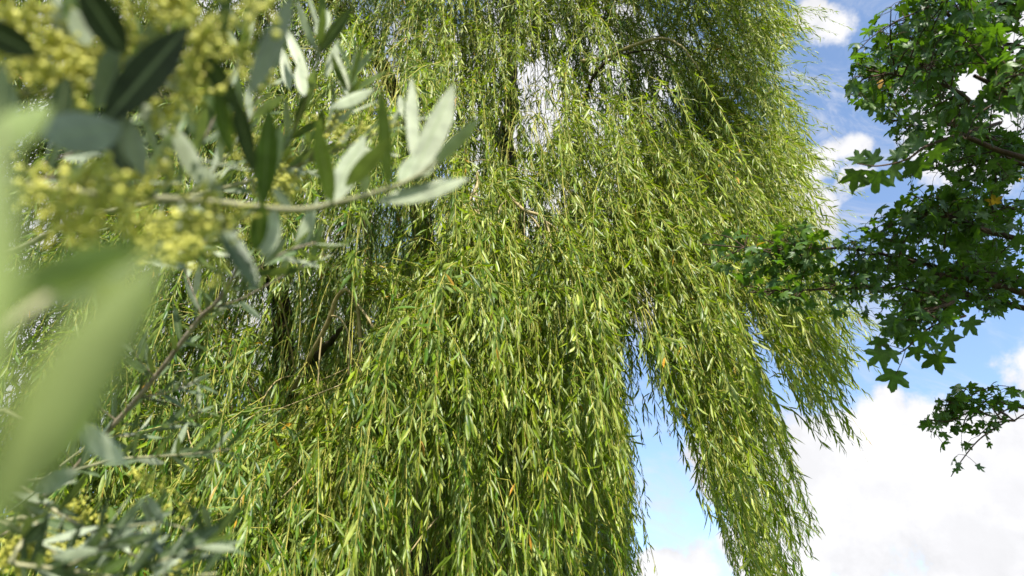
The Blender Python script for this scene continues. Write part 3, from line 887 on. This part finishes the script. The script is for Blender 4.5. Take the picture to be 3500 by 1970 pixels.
midb([mat_(9), A3(3500, 1000, 2.4), A3(3250, 1040, 2.25), A3(3130, 1080, 2.2)], [.02, .008, .003], .058, 14, tl=(.06, .16), span=(.4, 1))
midb([mat_(9), A3(3650, 1050, 2.6), A3(3520, 980, 2.5), A3(3420, 980, 2.45)], [.02, .008, .003], .056, 8, tl=(.06, .13), span=(.5, 1))
# leaves hanging singly below it
b = Bough()
b.tw.add(px_path([(3300, 1080, 2.25), (3180, 1120, 2.2), (3100, 1190, 2.15), (3065, 1210, 2.14)]), [.004, .002], 5)
b.pt.add(px_path([(3095, 1195, 2.15), (3080, 1240, 2.14), (3062, 1280, 2.13)], 8), [.0012], 4)
b.pt.add(px_path([(3090, 1195, 2.15), (3030, 1180, 2.14), (3000, 1190, 2.13)], 8), [.0012], 4)
b.pt.add(px_path([(3180, 1170, 2.15), (3185, 1200, 2.14), (3200, 1215, 2.13)], 8), [.0012], 4)
for px, py, tx, ty, sz in [(3058, 1275, 3045, 1350, .085), (3015, 1205, 2960, 1260, .075), (3050, 1200, 3010, 1262, .06), (3195, 1215, 3215, 1268, .085), (3130, 1190, 3140, 1235, .06), (3010, 1160, 3000, 1195, .06),
                           (3240, 1150, 3260, 1195, .08), (3150, 1140, 3150, 1190, .07), (3310, 1100, 3340, 1150, .07), (3060, 1090, 3040, 1150, .075), (3090, 1110, 3090, 1160, .07)]:
    q = A3(px, py, 2.14); e = A3(tx, ty, 2.15)
    b.b.append(q); b.d.append(unit(e - q)); b.n.append(unit(unit(q - CAM) + np.array([0, 0, .15]) + rng.normal(0, .25, 3))); b.dr = .35; b.s.append(sz * 1.08)
b.build(maple)
# lower sprig
b = Bough(); b.grow([mat_(7), A3(3700, 1450, 2.6), A3(3460, 1440, 2.4), A3(3330, 1400, 2.35), A3(3250, 1380, 2.3)], [.012, .006, .003, .002], .050, 18, tl=(.08, .22), span=(.5, 1), hangf=.6)
P = px_path([(3440, 1440, 2.4), (3350, 1500, 2.35), (3290, 1570, 2.3), (3250, 1630, 2.28)]); b.twig(P, .046, step=.05)
P = px_path([(3330, 1400, 2.35), (3240, 1440, 2.3), (3160, 1430, 2.28)]); b.twig(P, .046, step=.06)
b.build(maple)
# unseen crown added to shade the boughs, above and behind the viewer's right shoulder
b = Bough(False)
def shading_crown(q, n, size):
    P = smooth_path([MBASE + (0, 0, 3.6), (MBASE + (0, 0, 4.6) + q) / 2, q], 10)
    b.tw.add(P, [.02, .004], 4)
    for _ in range(n):
        d = unit(rng.normal(size=3) * np.array([1, 1, .6])); l = rng.uniform(.25, .5)
        b.twig(smooth_path([q, q + d * l * .5, q + d * l], 5), size, step=.06)
k = 0
while k < 70:
    m = at(rng.uniform(2500, 3700), rng.uniform(-100, 1600), np.asarray(rng.uniform(2.0, 3.2)))
    q = m + SUN * rng.uniform(1.2, 4.0)
    x, y, d = proj(q[None])
    if d[0] > -.3 and -700 < x[0] < 4200 and y[0] > -500: continue
    if q[0] < 2.1: continue
    shading_crown(q, 5, .085); k += 1
b.build(maple)

# =================================================================== the olive in front
OBASE = np.array([-1.45, .35, 0.0])
olive = thing('olive_tree', 'blurred flowering olive close by, silvery leaves and yellow blossom over the left side', 'tree', OBASE)
tb = Tubes()
oP = smooth_path([OBASE + (0, 0, -.05), OBASE + (.06, .02, .4), OBASE + (.0, .06, .9), OBASE + (.08, .05, 1.4), OBASE + (.1, .05, 2.0), OBASE + (.2, .1, 2.7)], 24)
tb.add(oP, [.13, .10, .09, .07, .05, .02], 12)
tb.build('trunk', M_OBARK, olive)

# one flower bud: a small faceted ball
def ball():
    t = (1 + 5 ** .5) / 2
    v = unit(np.array([(-1, t, 0), (1, t, 0), (-1, -t, 0), (1, -t, 0), (0, -1, t), (0, 1, t), (0, -1, -t), (0, 1, -t), (t, 0, -1), (t, 0, 1), (-t, 0, -1), (-t, 0, 1)], float))
    f = np.array([(0, 11, 5), (0, 5, 1), (0, 1, 7), (0, 7, 10), (0, 10, 11), (1, 5, 9), (5, 11, 4), (11, 10, 2), (10, 7, 6), (7, 1, 8), (3, 9, 4), (3, 4, 2), (3, 2, 6), (3, 6, 8), (3, 8, 9), (4, 9, 5), (2, 4, 11), (6, 2, 10), (8, 6, 7), (9, 8, 1)])
    return v, f
BV, BF = ball()
def flower_cluster(p, parent, L=.030, n=22, dirn=None, r=.0019, wide=.0080):
    d = unit(rng.normal(size=3) if dirn is None else np.asarray(dirn, float) + rng.normal(0, .3, 3))
    u = rng.random(n)
    C = p + d * (u * L)[:, None] + rng.normal(0, 1, (n, 3)) * wide * (1.15 - .7 * u)[:, None]
    rr = r * rng.uniform(.7, 1.25, n)
    V = (C[:, None] + BV[None] * rr[:, None, None]).reshape(-1, 3)
    F = (BF[None] + (np.arange(n) * 12)[:, None, None]).reshape(-1, 3)
    tint = np.zeros((n, 12, 4)); tint[..., 0] = rng.random(n)[:, None]; tint[..., 3] = 1
    # the stalks
    tb = Tubes()
    tb.add(np.array([p - d * .004, p + d * L]), [.0007, .0004], 3)
    for c in C[::2]: tb.add(np.array([p + d * L * .8 * rng.random(), c]), [.0004], 3)
    nv = len(V)
    V = np.vstack([V, np.concatenate(tb.v)])
    TQ = np.concatenate(tb.f) + nv
    tt = np.zeros((len(V), 4)); tt[:nv] = tint.reshape(-1, 4); tt[:, 3] = 1
    return mesh_obj('flower_cluster', V, [F, TQ], M_FLOWER, parent, tint=tt)

class Olive:
    def __init__(s): s.tw = Tubes(); s.lv = Leaves(); s.fl = []
    def stem(s, pts, rad, k=6, n=28):
        P = smooth_path([A3(*p) if np.ndim(p) == 1 and len(p) == 3 and p[0] > 20 or (p[0] < -20) else np.asarray(p) for p in pts], n)
        s.tw.add(P, rad, k)
        return P
    def raw(s, base, tip, half, nrm, tint, droop=.06, fold=.18):
        base = np.asarray(base); tip = np.asarray(tip)
        L = np.linalg.norm(tip - base)
        V, A, tri, quad = blades(base[None], (tip - base)[None], np.asarray(nrm)[None], np.array([L]), np.array([half]), PROFO, droop=droop, fold=fold)
        s.lv.put(V, A, tri, quad, np.array([tint]))
    def leaf(s, b, t, wpx, roll=0.0, under=False, hue=.3, lum=.5, droop=.05, fold=.18):
        """b, t = (px, py, depth) of base and tip; wpx = full width as seen"""
        if roll == 'S' and t[1] < b[1]:                   # leaning back so that its face meets the sun
            t = (t[0], t[1], b[2] + .5 * (b[1] - t[1]) / FPX * b[2])
        B, T = A3(*b), A3(*t)
        ax = unit(T - B)
        view = unit(CAM - (B + T) / 2)
        n0 = unit(view - ax * (view @ ax))
        sd = np.cross(ax, n0)
        if roll == 'S':                                   # turned to the sun
            cand = np.radians(np.arange(-35, 36, 5)) if droop is not None else 0
            sc = [(n0 * math.cos(c) + sd * math.sin(c)) @ SUN for c in cand]
            rr = float(cand[int(np.argmax(sc))])
        else:
            rr = math.radians(roll)
        nr = n0 * math.cos(rr) + sd * math.sin(rr)
        if under: nr = -nr
        half = .5 * wpx / FPX * (b[2] + t[2]) / 2 / max(.35, abs(math.cos(rr)))
        s.raw(B, T, half, nr, (hue, lum, 0), droop, fold)
    def fill(s, P, pairs, size=(.045, .07), ang=.8, t=(.05, 1), hue=.3, upb=.15, lit=.35):
        """opposite leaf pairs along a stem"""
        n = len(P)
        az = rng.uniform(0, 3.14)
        for k in range(pairs):
            u = t[0] + (t[1] - t[0]) * (k + rng.uniform(-.2, .2)) / max(1, pairs - 1)
            i = int(np.clip(u, 0, 1) * (n - 2)); q = P[i]; T = unit(P[i + 1] - P[i])
            a = unit(np.cross(T, np.array([.2, .4, .9]))); c = np.cross(T, a)
            az += 1.57 + rng.normal(0, .25)
            for sg in (1, -1):
                if rng.random() < .1: continue
                R = (math.cos(az) * a + math.sin(az) * c) * sg
                A_ = ang + rng.normal(0, .2)
                d = unit(T * math.cos(A_) + R * math.sin(A_) + np.array([0, 0, upb]))
                L = rng.uniform(*size) * (1 - .35 * max(0, u - .75) * 4 * .5)
                nr = unit(np.cross(np.cross(d, T), d) + rng.normal(0, .35, 3)) if rng.random() > lit else unit(-SUN + rng.normal(0, .55, 3))
                s.raw(q, q + d * L, L * rng.uniform(.070, .105), nr, (np.clip(rng.normal(hue, .2), 0, 1), np.clip(rng.normal(.5, .2), 0, 1), 0), rng.normal(.05, .06), .2)
    def build(s, parent, mat=None):
        o = s.tw.build('branch', M_OSTEM, parent)
        s.lv.build('leaves', mat or M_OLIVE, o)
        for kw in s.fl: flower_cluster(parent=o, **kw)
        return o
    def flowers(s, px, py, d, n=1, sx=30, sy=25, sd=.02, **kw):
        for _ in range(n):
            s.fl.append(dict(p=A3(px + rng.normal(0, sx), py + rng.normal(0, sy), d + rng.normal(0, sd)), **kw))

# (1) the branch with the broad pale leaves at its end, across the upper left
o = Olive()
P = o.stem([oP[17], (-500, 640, .62), (-100, 620, .5), (330, 668, .5), (700, 690, .53), (980, 718, .55), (1130, 700, .56), (1330, 645, .56), (1440, 595, .56), (1500, 550, .56)], [.006, .004, .0028, .0022, .0012], n=60)
L = o.leaf
L((1290, 688, .56), (1605, 622, .57), 62, 'S', True, .6, .6, .06)
L((1410, 610, .56), (1555, 300, .50), 84, 'S', True, .9, .4, .05)
L((1120, 705, .56), (1250, 470, .50), 82, 'S', True, .5, .6, .05)
L((1180, 640, .55), (1330, 480, .52), 62, 20, False, .2, .55)
L((1370, 625, .56), (1420, 530, .53), 62, 'S', True, .4, .7)
L((1410, 620, .56), (1500, 530, .54), 42, 'S', True, .5, .6)
L((1480, 570, .56), (1640, 400, .56), 46, 20, True, .4, .5)
L((1330, 655, .56), (1300, 290, .52), 46, 0, False, .85, .55)
L((1415, 560, .60), (1405, 275, .60), 44, 'S', True, .7, .5)
L((1135, 700, .56), (1080, 420, .52), 60, 0, False, .9, .6)
L((1250, 660, .56), (1240, 540, .55), 40, 0, True, .4, .6)
L((900, 700, .52), (925, 370, .48), 72, 15, False, .85, .55)
L((890, 700, .52), (960, 420, .50), 60, 30, True, .5, .6)
L((880, 980, .45), (745, 745, .47), 66, 'S', True, .35, .5)
L((745, 745, .47), (880, 985, .44), 62, -30, False, .2, .35)
L((900, 880, .5), (940, 720, .48), 70, 'S', True, .6, .8)
L((870, 860, .5), (900, 690, .48), 60, 0, False, .9, .5)
L((720, 690, .5), (830, 860, .5), 44, 20, False, .2, -.2)  # negative lightness: its shade is put into the tint
L((540, 668, .46), (335, 655, .44), 60, 0, False, .15, .2)
L((620, 690, .48), (640, 860, .46), 62, 0, True, .3, .45)
L((760, 690, .5), (690, 560, .5), 45, 0, True, .3, .45)
L((1000, 715, .55), (930, 640, .56), 36, 0, False, .1, .1)
o.flowers(280, 750, .38, 5, 95, 30, .03, r=.0022); o.flowers(180, 720, .36, 3, 50, 30); o.flowers(400, 730, .40, 4, 60, 35)
o.flowers(640, 740, .46, 4, 60, 40); o.flowers(690, 780, .46, 4, 30, 30); o.flowers(560, 800, .62, 4, 30, 25); o.flowers(300, 820, .36, 2, 100, 20)
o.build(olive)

# (2) the top left twig full of blossom, closer
o = Olive()
P = o.stem([oP[18], (-420, 300, .5), (-50, 330, .42), (180, 310, .42), (330, 300, .42), (520, 330, .43), (700, 345, .44)], [.005, .003, .0018, .001], n=40)
L = o.leaf  # leaves with lightness below zero have their shade put into the tint
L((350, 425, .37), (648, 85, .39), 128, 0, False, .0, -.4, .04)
L((420, 430, .36), (120, 480, .30), 150, 15, True, .0, .12)
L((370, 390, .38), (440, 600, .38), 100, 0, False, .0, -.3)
L((410, 380, .38), (500, 610, .38), 78, 20, True, .0, .2)
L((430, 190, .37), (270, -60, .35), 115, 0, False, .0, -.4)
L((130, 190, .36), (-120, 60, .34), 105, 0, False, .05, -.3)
L((330, 380, .38), (400, 130, .38), 72, 25, True, .1, .25)
L((200, 420, .38), (230, 260, .38), 70, 0, False, .1, .15)
L((30, 440, .36), (30, 270, .36), 55, 0, True, .1, .4)
L((0, 480, .3), (10, 200, .3), 60, 0, False, .2, .35)
L((250, 200, .42), (180, -20, .42), 60, 0, True, .4, .55)
L((230, -20, .42), (270, 130, .42), 60, 0, False, .8, .5)
L((300, 160, .40), (250, 30, .40), 70, 0, True, .2, .4)
L((1000, -20, .42), (850, 350, .40), 74, 20, True, .0, .1)
L((655, 120, .42), (830, 400, .43), 66, 10, False, .1, .2)
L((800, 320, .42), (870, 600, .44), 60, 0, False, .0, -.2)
L((740, 290, .44), (790, 540, .46), 56, 0, False, .95, .5)
L((770, -30, .42), (765, 120, .42), 40, 0, False, .7, .2)
L((640, 310, .44), (540, 230, .44), 66, 10, True, .1, .25)
L((470, 345, .46), (580, 470, .46), 60, 0, True, .3, .5)
L((590, 430, .48), (700, 650, .48), 62, 0, True, .3, .55)
L((660, 460, .5), (640, 330, .5), 34, 0, False, .5, .4)
L((500, 190, .4), (420, 250, .4), 60, 0, True, .3, .4)
L((470, 200, .42), (560, 60, .42), 60, 0, True, .3, .4)
for a in [(60, 90, .40, 5), (170, 80, .41, 5), (120, 130, .40, 4), (230, 130, .41, 4), (190, 210, .41, 4), (280, 260, .40, 5), (300, 330, .40, 3), (30, 230, .40, 5), (40, 280, .38, 3), (230, 160, .42, 3), (450, 20, .43, 4), (560, 30, .43, 4),
          (640, 60, .42, 4), (690, 110, .42, 5), (720, 180, .42, 4), (690, 270, .43, 4), (620, 330, .43, 4), (640, 380, .44, 3), (760, 60, .44, 3), (850, 300, .46, 3), (860, 60, .4, 3), (330, 120, .42, 3), (440, 180, .43, 2), (320, 540, .38, 2), (400, 560, .42, 3), (430, 590, .42, 3)]:
    o.flowers(a[0], a[1], a[2], max(1, int(a[3] * .6)), 28, 22, .015, r=.0023)
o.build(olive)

# (3) huge blurred leaves right in front of the lens
o = Olive()
P = o.stem([oP[16], (-900, 1500, .30), (-420, 1640, .20), (-150, 1300, .16), (60, 1100, .17), (180, 1000, .18)], [.004, .002, .0012], n=30)
L = o.leaf
L((-120, 1900, .082), (565, 850, .102), 265, 8, True, .9, .05, .02, .55)
L((-190, 1700, .078), (-10, 380, .094), 255, -10, True, .9, .12, .02, .5)
L((-60, 1050, .17), (500, 820, .19), 125, 20, True, .55, .36)
L((60, 1080, .18), (480, 880, .20), 90, 0, False, .2, .25)
L((330, 960, .18), (520, 1080, .2), 150, 30, False, .6, .35)
L((-60, 520, .15), (150, 380, .2), 110, 0, True, .2, .35)
L((-40, 1700, .16), (380, 1300, .18), 160, 20, False, .85, .45)
o.build(olive, M_OLIVEG)
# unseen olive shoots added over the viewer's head to shade the top left twig
o = Olive()
for (px, py, d, t) in [(500, 260, .40, .38), (350, 60, .37, .36), (40, 140, .36, .40)]:
    q = at(px, py, np.asarray(d)) + SUN * t
    P = o.stem([oP[20], (np.array(oP[20]) + q) / 2 + np.array([0, -.15, .12]), q - np.array([.06, 0, -.02]), q + np.array([.08, .02, -.02])], [.003, .0012], n=24)
    o.fill(P, 3, (.05, .07), 1.1, (.3, .7), .2)
for b, t, k, w in [((350, 425, .37), (648, 85, .39), .15, .020), ((430, 190, .37), (270, -60, .35), .14, .020), ((130, 190, .36), (-120, 60, .34), .15, .018), ((370, 390, .38), (440, 600, .38), .19, .016),
                   ((800, 320, .42), (870, 600, .44), .22, .014), ((720, 690, .5), (830, 860, .5), .30, .010), ((420, 430, .36), (120, 480, .30), .18, .016), ((655, 120, .42), (830, 400, .43), .17, .012),
                   ((1000, -20, .42), (850, 350, .40), .16, .011), ((900, 700, .52), (925, 370, .48), .26, .012), ((540, 668, .46), (335, 655, .44), .24, .01)]:  # loose unseen leaves added sunward of chosen leaves to keep the sun off
    B, T = A3(*b), A3(*t)
    e = (T - B) * .12
    o.raw(B - e + SUN * k, T + e + SUN * k, w, SUN + rng.normal(0, .1, 3), (.2, .5, 0), .03)
o.build(olive)

# (4) fine shoot of upright pale leaves further back
o = Olive()
P = o.stem([oP[19], (-300, 900, .95), (300, 740, .9), (700, 660, .86), (950, 590, .84), (1080, 545, .82), (1250, 475, .8), (1400, 405, .78)], [.006, .003, .002, .0012], n=50)
o.fill(P, 15, (.045, .065), .75, (.40, 1.0), .5, lit=.7)
P2 = o.stem([(930, 590, .84), (1000, 450, .8), (1060, 300, .76), (1090, 170, .74), (1100, 60, .73)], [.002, .0012], n=26)
o.fill(P2, 12, (.045, .065), .55, (.05, 1.0), .5, lit=.75)
P3 = o.stem([(1060, 540, .82), (1130, 430, .8), (1190, 330, .78), (1210, 230, .77)], [.002, .001], n=20)
o.fill(P3, 8, (.04, .06), .6, (.05, 1.0), .5, lit=.75)
for a in ([(560, 700, .72), (680, 640, .72), (800, 500, .72), (880, 370, .72)], [(450, 710, .62), (540, 560, .62), (600, 430, .62)], [(560, 900, .8), (700, 830, .8), (830, 740, .8)], [(860, 640, .9), (1000, 600, .88), (1060, 480, .86)],
          [(820, 420, .85), (900, 300, .84), (960, 160, .82)]):
    Q = o.stem(a, [.0016, .0009], n=20)
    o.fill(Q, 8, (.04, .062), .65, (.05, 1.0), .45, lit=.55)
L = o.leaf
L((1055, 270, .76), (975, 100, .74), 34, 'S', True, .6, .6)
L((1080, 120, .74), (1125, 40, .73), 40, 'S', True, .6, .75)
L((1190, 330, .77), (1150, 190, .75), 36, 'S', True, .6, .6)
L((1110, 270, .76), (1160, 140, .75), 32, 'S', True, .5, .6)
L((1130, 370, .7), (1280, 310, .66), 40, 'S', True, .6, .7)
L((990, 310, .78), (965, 170, .76), 34, 'S', True, .6, .7)
L((1040, 330, .72), (1020, 220, .70), 40, 'S', True, .5, .6)
L((1390, 410, .78), (1365, 330, .78), 30, 'S', True, .6, .5)
L((1400, 400, .78), (1392, 350, .8), 32, 'S', True, .5, .9)
for a in [(930, 600, .85, 6), (960, 640, .85, 6), (1000, 640, .86, 5), (900, 560, .85, 3), (1120, 440, .85, 3), (960, 690, .86, 4), (870, 480, .8, 4), (1240, 430, .8, 3)]:
    o.flowers(a[0], a[1], a[2], a[3], 26, 20, .03)
o.build(olive)
# (5) the brown twig rising from the lower left, with narrow leaves
o = Olive()
P = o.stem([oP[14], (-200, 1900, 1.1), (150, 1700, 1.1), (400, 1440, 1.1), (530, 1290, 1.08), (640, 1145, 1.06), (690, 1080, 1.05), (735, 1040, 1.04), (790, 960, 1.02), (830, 860, 1.0)], [.006, .0045, .004, .0035, .0016], n=50)
o.tw.n
o.fill(P, 24, (.04, .06), .85, (.15, 1.0), .25, lit=.25)
for a in ([(400, 1440, 1.1), (330, 1380, 1.08), (290, 1290, 1.05), (300, 1200, 1.03)], [(530, 1290, 1.08), (470, 1220, 1.05), (440, 1130, 1.02)], [(470, 1360, 1.1), (580, 1340, 1.08), (680, 1300, 1.05)], [(250, 1590, 1.1), (200, 1490, 1.05), (220, 1390, 1.0)]):
    Q = o.stem(a, [.0014, .0008], n=18)
    o.fill(Q, 7, (.04, .058), .7, (.1, 1.0), .2, lit=.25)
P2 = o.stem([(740, 1050, 1.04), (830, 1020, 1.0), (960, 950, .95), (1070, 890, .9), (1120, 850, .88)], [.0015, .001], n=20)
o.fill(P2, 7, (.045, .06), .6, (.1, 1.0), .5)
P3 = o.stem([(690, 1080, 1.05), (660, 1000, 1.05), (630, 920, 1.05), (600, 860, 1.05)], [.0014, .0008], n=16)
o.fill(P3, 5, (.04, .055), .6, (.1, 1.0), .4)
for a in ([(150, 560, .6), (300, 500, .6), (420, 400, .6)], [(620, 560, .62), (700, 470, .62), (760, 340, .62)], [(440, 900, .7), (560, 850, .7), (680, 870, .7)], [(860, 930, .75), (980, 860, .75), (1080, 830, .75)], [(100, 620, .55), (240, 600, .55), (420, 620, .55)],
          [(480, 260, .7), (560, 160, .7), (590, 40, .7)], [(820, 240, .8), (840, 120, .8), (880, 20, .8)], [(200, 380, .65), (260, 220, .65), (240, 60, .65)]):
    Q = o.stem(a, [.0015, .0009], n=20)
    o.fill(Q, 7, (.045, .065), .7, (.05, 1.0), .3, lit=.45)
o.flowers(600, 850, .95, 5, 60, 30); o.flowers(760, 640, .9, 4, 30, 60)
ob = o.build(olive); ob.data.materials[0] = M_OBARK
# (6) horizontal twigs lower left
o = Olive()
P = o.stem([oP[13], (-300, 1750, 1.1), (150, 1640, 1.05), (380, 1575, 1.0), (560, 1560, .98), (700, 1548, .95), (790, 1535, .93)], [.005, .002, .0012], n=40)
o.fill(P, 16, (.04, .06), .8, (.3, 1.0), .25, upb=.3, lit=.2)
P = o.stem([(150, 1640, 1.05), (340, 1500, 1.1), (450, 1490, 1.1), (620, 1440, 1.1), (690, 1400, 1.1)], [.002, .001], n=26)
o.fill(P, 14, (.04, .06), .8, (.2, 1.0), .3, upb=.3, lit=.2)
o.leaf((260, 1445, .42), (425, 1585, .46), 72, 'S', True, .5, .75)
o.leaf((120, 1690, .45), (260, 1610, .5), 60, 15, True, .5, .4)
o.leaf((290, 1290, .6), (420, 1180, .62), 54, 15, False, .5, .3)
o.build(olive)
# (7) the bottom left: a twig with blossom and many dark leaves
o = Olive()
P = o.stem([oP[12], (-300, 1480, .85), (60, 1660, .8), (170, 1735, .78), (280, 1800, .76), (370, 1850, .75), (480, 1910, .74), (620, 2000, .74)], [.004, .0025, .0022, .0018], n=40)
o.fill(P, 12, (.045, .065), .85, (.35, 1.0), .2, lit=.1)
for a in ([(-60, 1760, .7), (100, 1830, .7), (240, 1930, .7)], [(-40, 1620, .75), (80, 1720, .75), (160, 1830, .74)], [(200, 1960, .62), (330, 1880, .62), (420, 1840, .62)], [(430, 1960, .68), (600, 1900, .68), (740, 1850, .68)]):
    Q = o.stem(a, [.0016, .001], n=20)
    o.fill(Q, 8, (.045, .065), .75, (.05, 1.0), .15, upb=.2, lit=.1)
Q = o.stem([oP[12], (-300, 1900, .7), (50, 1930, .66), (300, 1960, .64), (520, 1990, .64), (740, 1960, .64)], [.004, .002, .001], n=40)
o.fill(Q, 15, (.04, .06), .9, (.3, 1.0), .15, upb=.35, lit=.1)
Q = o.stem([(280, 1800, .76), (420, 1800, .74), (560, 1790, .72), (700, 1830, .72)], [.0014, .001], n=20)
o.fill(Q, 7, (.04, .06), .8, (.1, 1.0), .25, lit=.15)
L = o.leaf
L((170, 1905, .55), (345, 1880, .55), 38, 0, True, .1, .5)
L((680, 1870, .62), (815, 1878, .62), 26, 0, True, .2, .4)
L((80, 1865, .6), (160, 1780, .6), 44, 0, False, .0, .05)
L((720, 1815, .72), (830, 1735, .7), 28, 0, False, .3, .5)
L((720, 1810, .72), (690, 1720, .7), 26, 0, True, .2, .4)
L((700, 1815, .72), (640, 1715, .7), 24, 0, False, .2, .3)
L((340, 1960, .58), (440, 1910, .58), 40, 0, False, .9, .5)
L((520, 1790, .7), (480, 1700, .7), 24, 0, True, .2, .3)
L((560, 1790, .7), (500, 1690, .7), 28, 0, True, .2, .4)
L((400, 1820, .75), (375, 1730, .75), 28, 0, False, 1.0, .8)
for a in [(110, 1870, .62, 8), (140, 1930, .62, 8), (60, 1840, .66, 5), (250, 1770, .76, 5), (200, 1830, .72, 5), (550, 1730, .72, 4), (540, 1690, .72, 3), (340, 1810, .76, 4), (20, 1900, .6, 4), (660, 1950, .66, 3)]:
    o.flowers(a[0], a[1], a[2] + .1, max(1, int(a[3] * .9)), 34, 18, .02)
o.build(olive)
print('willow faces', sum(len(o.data.polygons) for o in bpy.data.objects if o.type == 'MESH'))
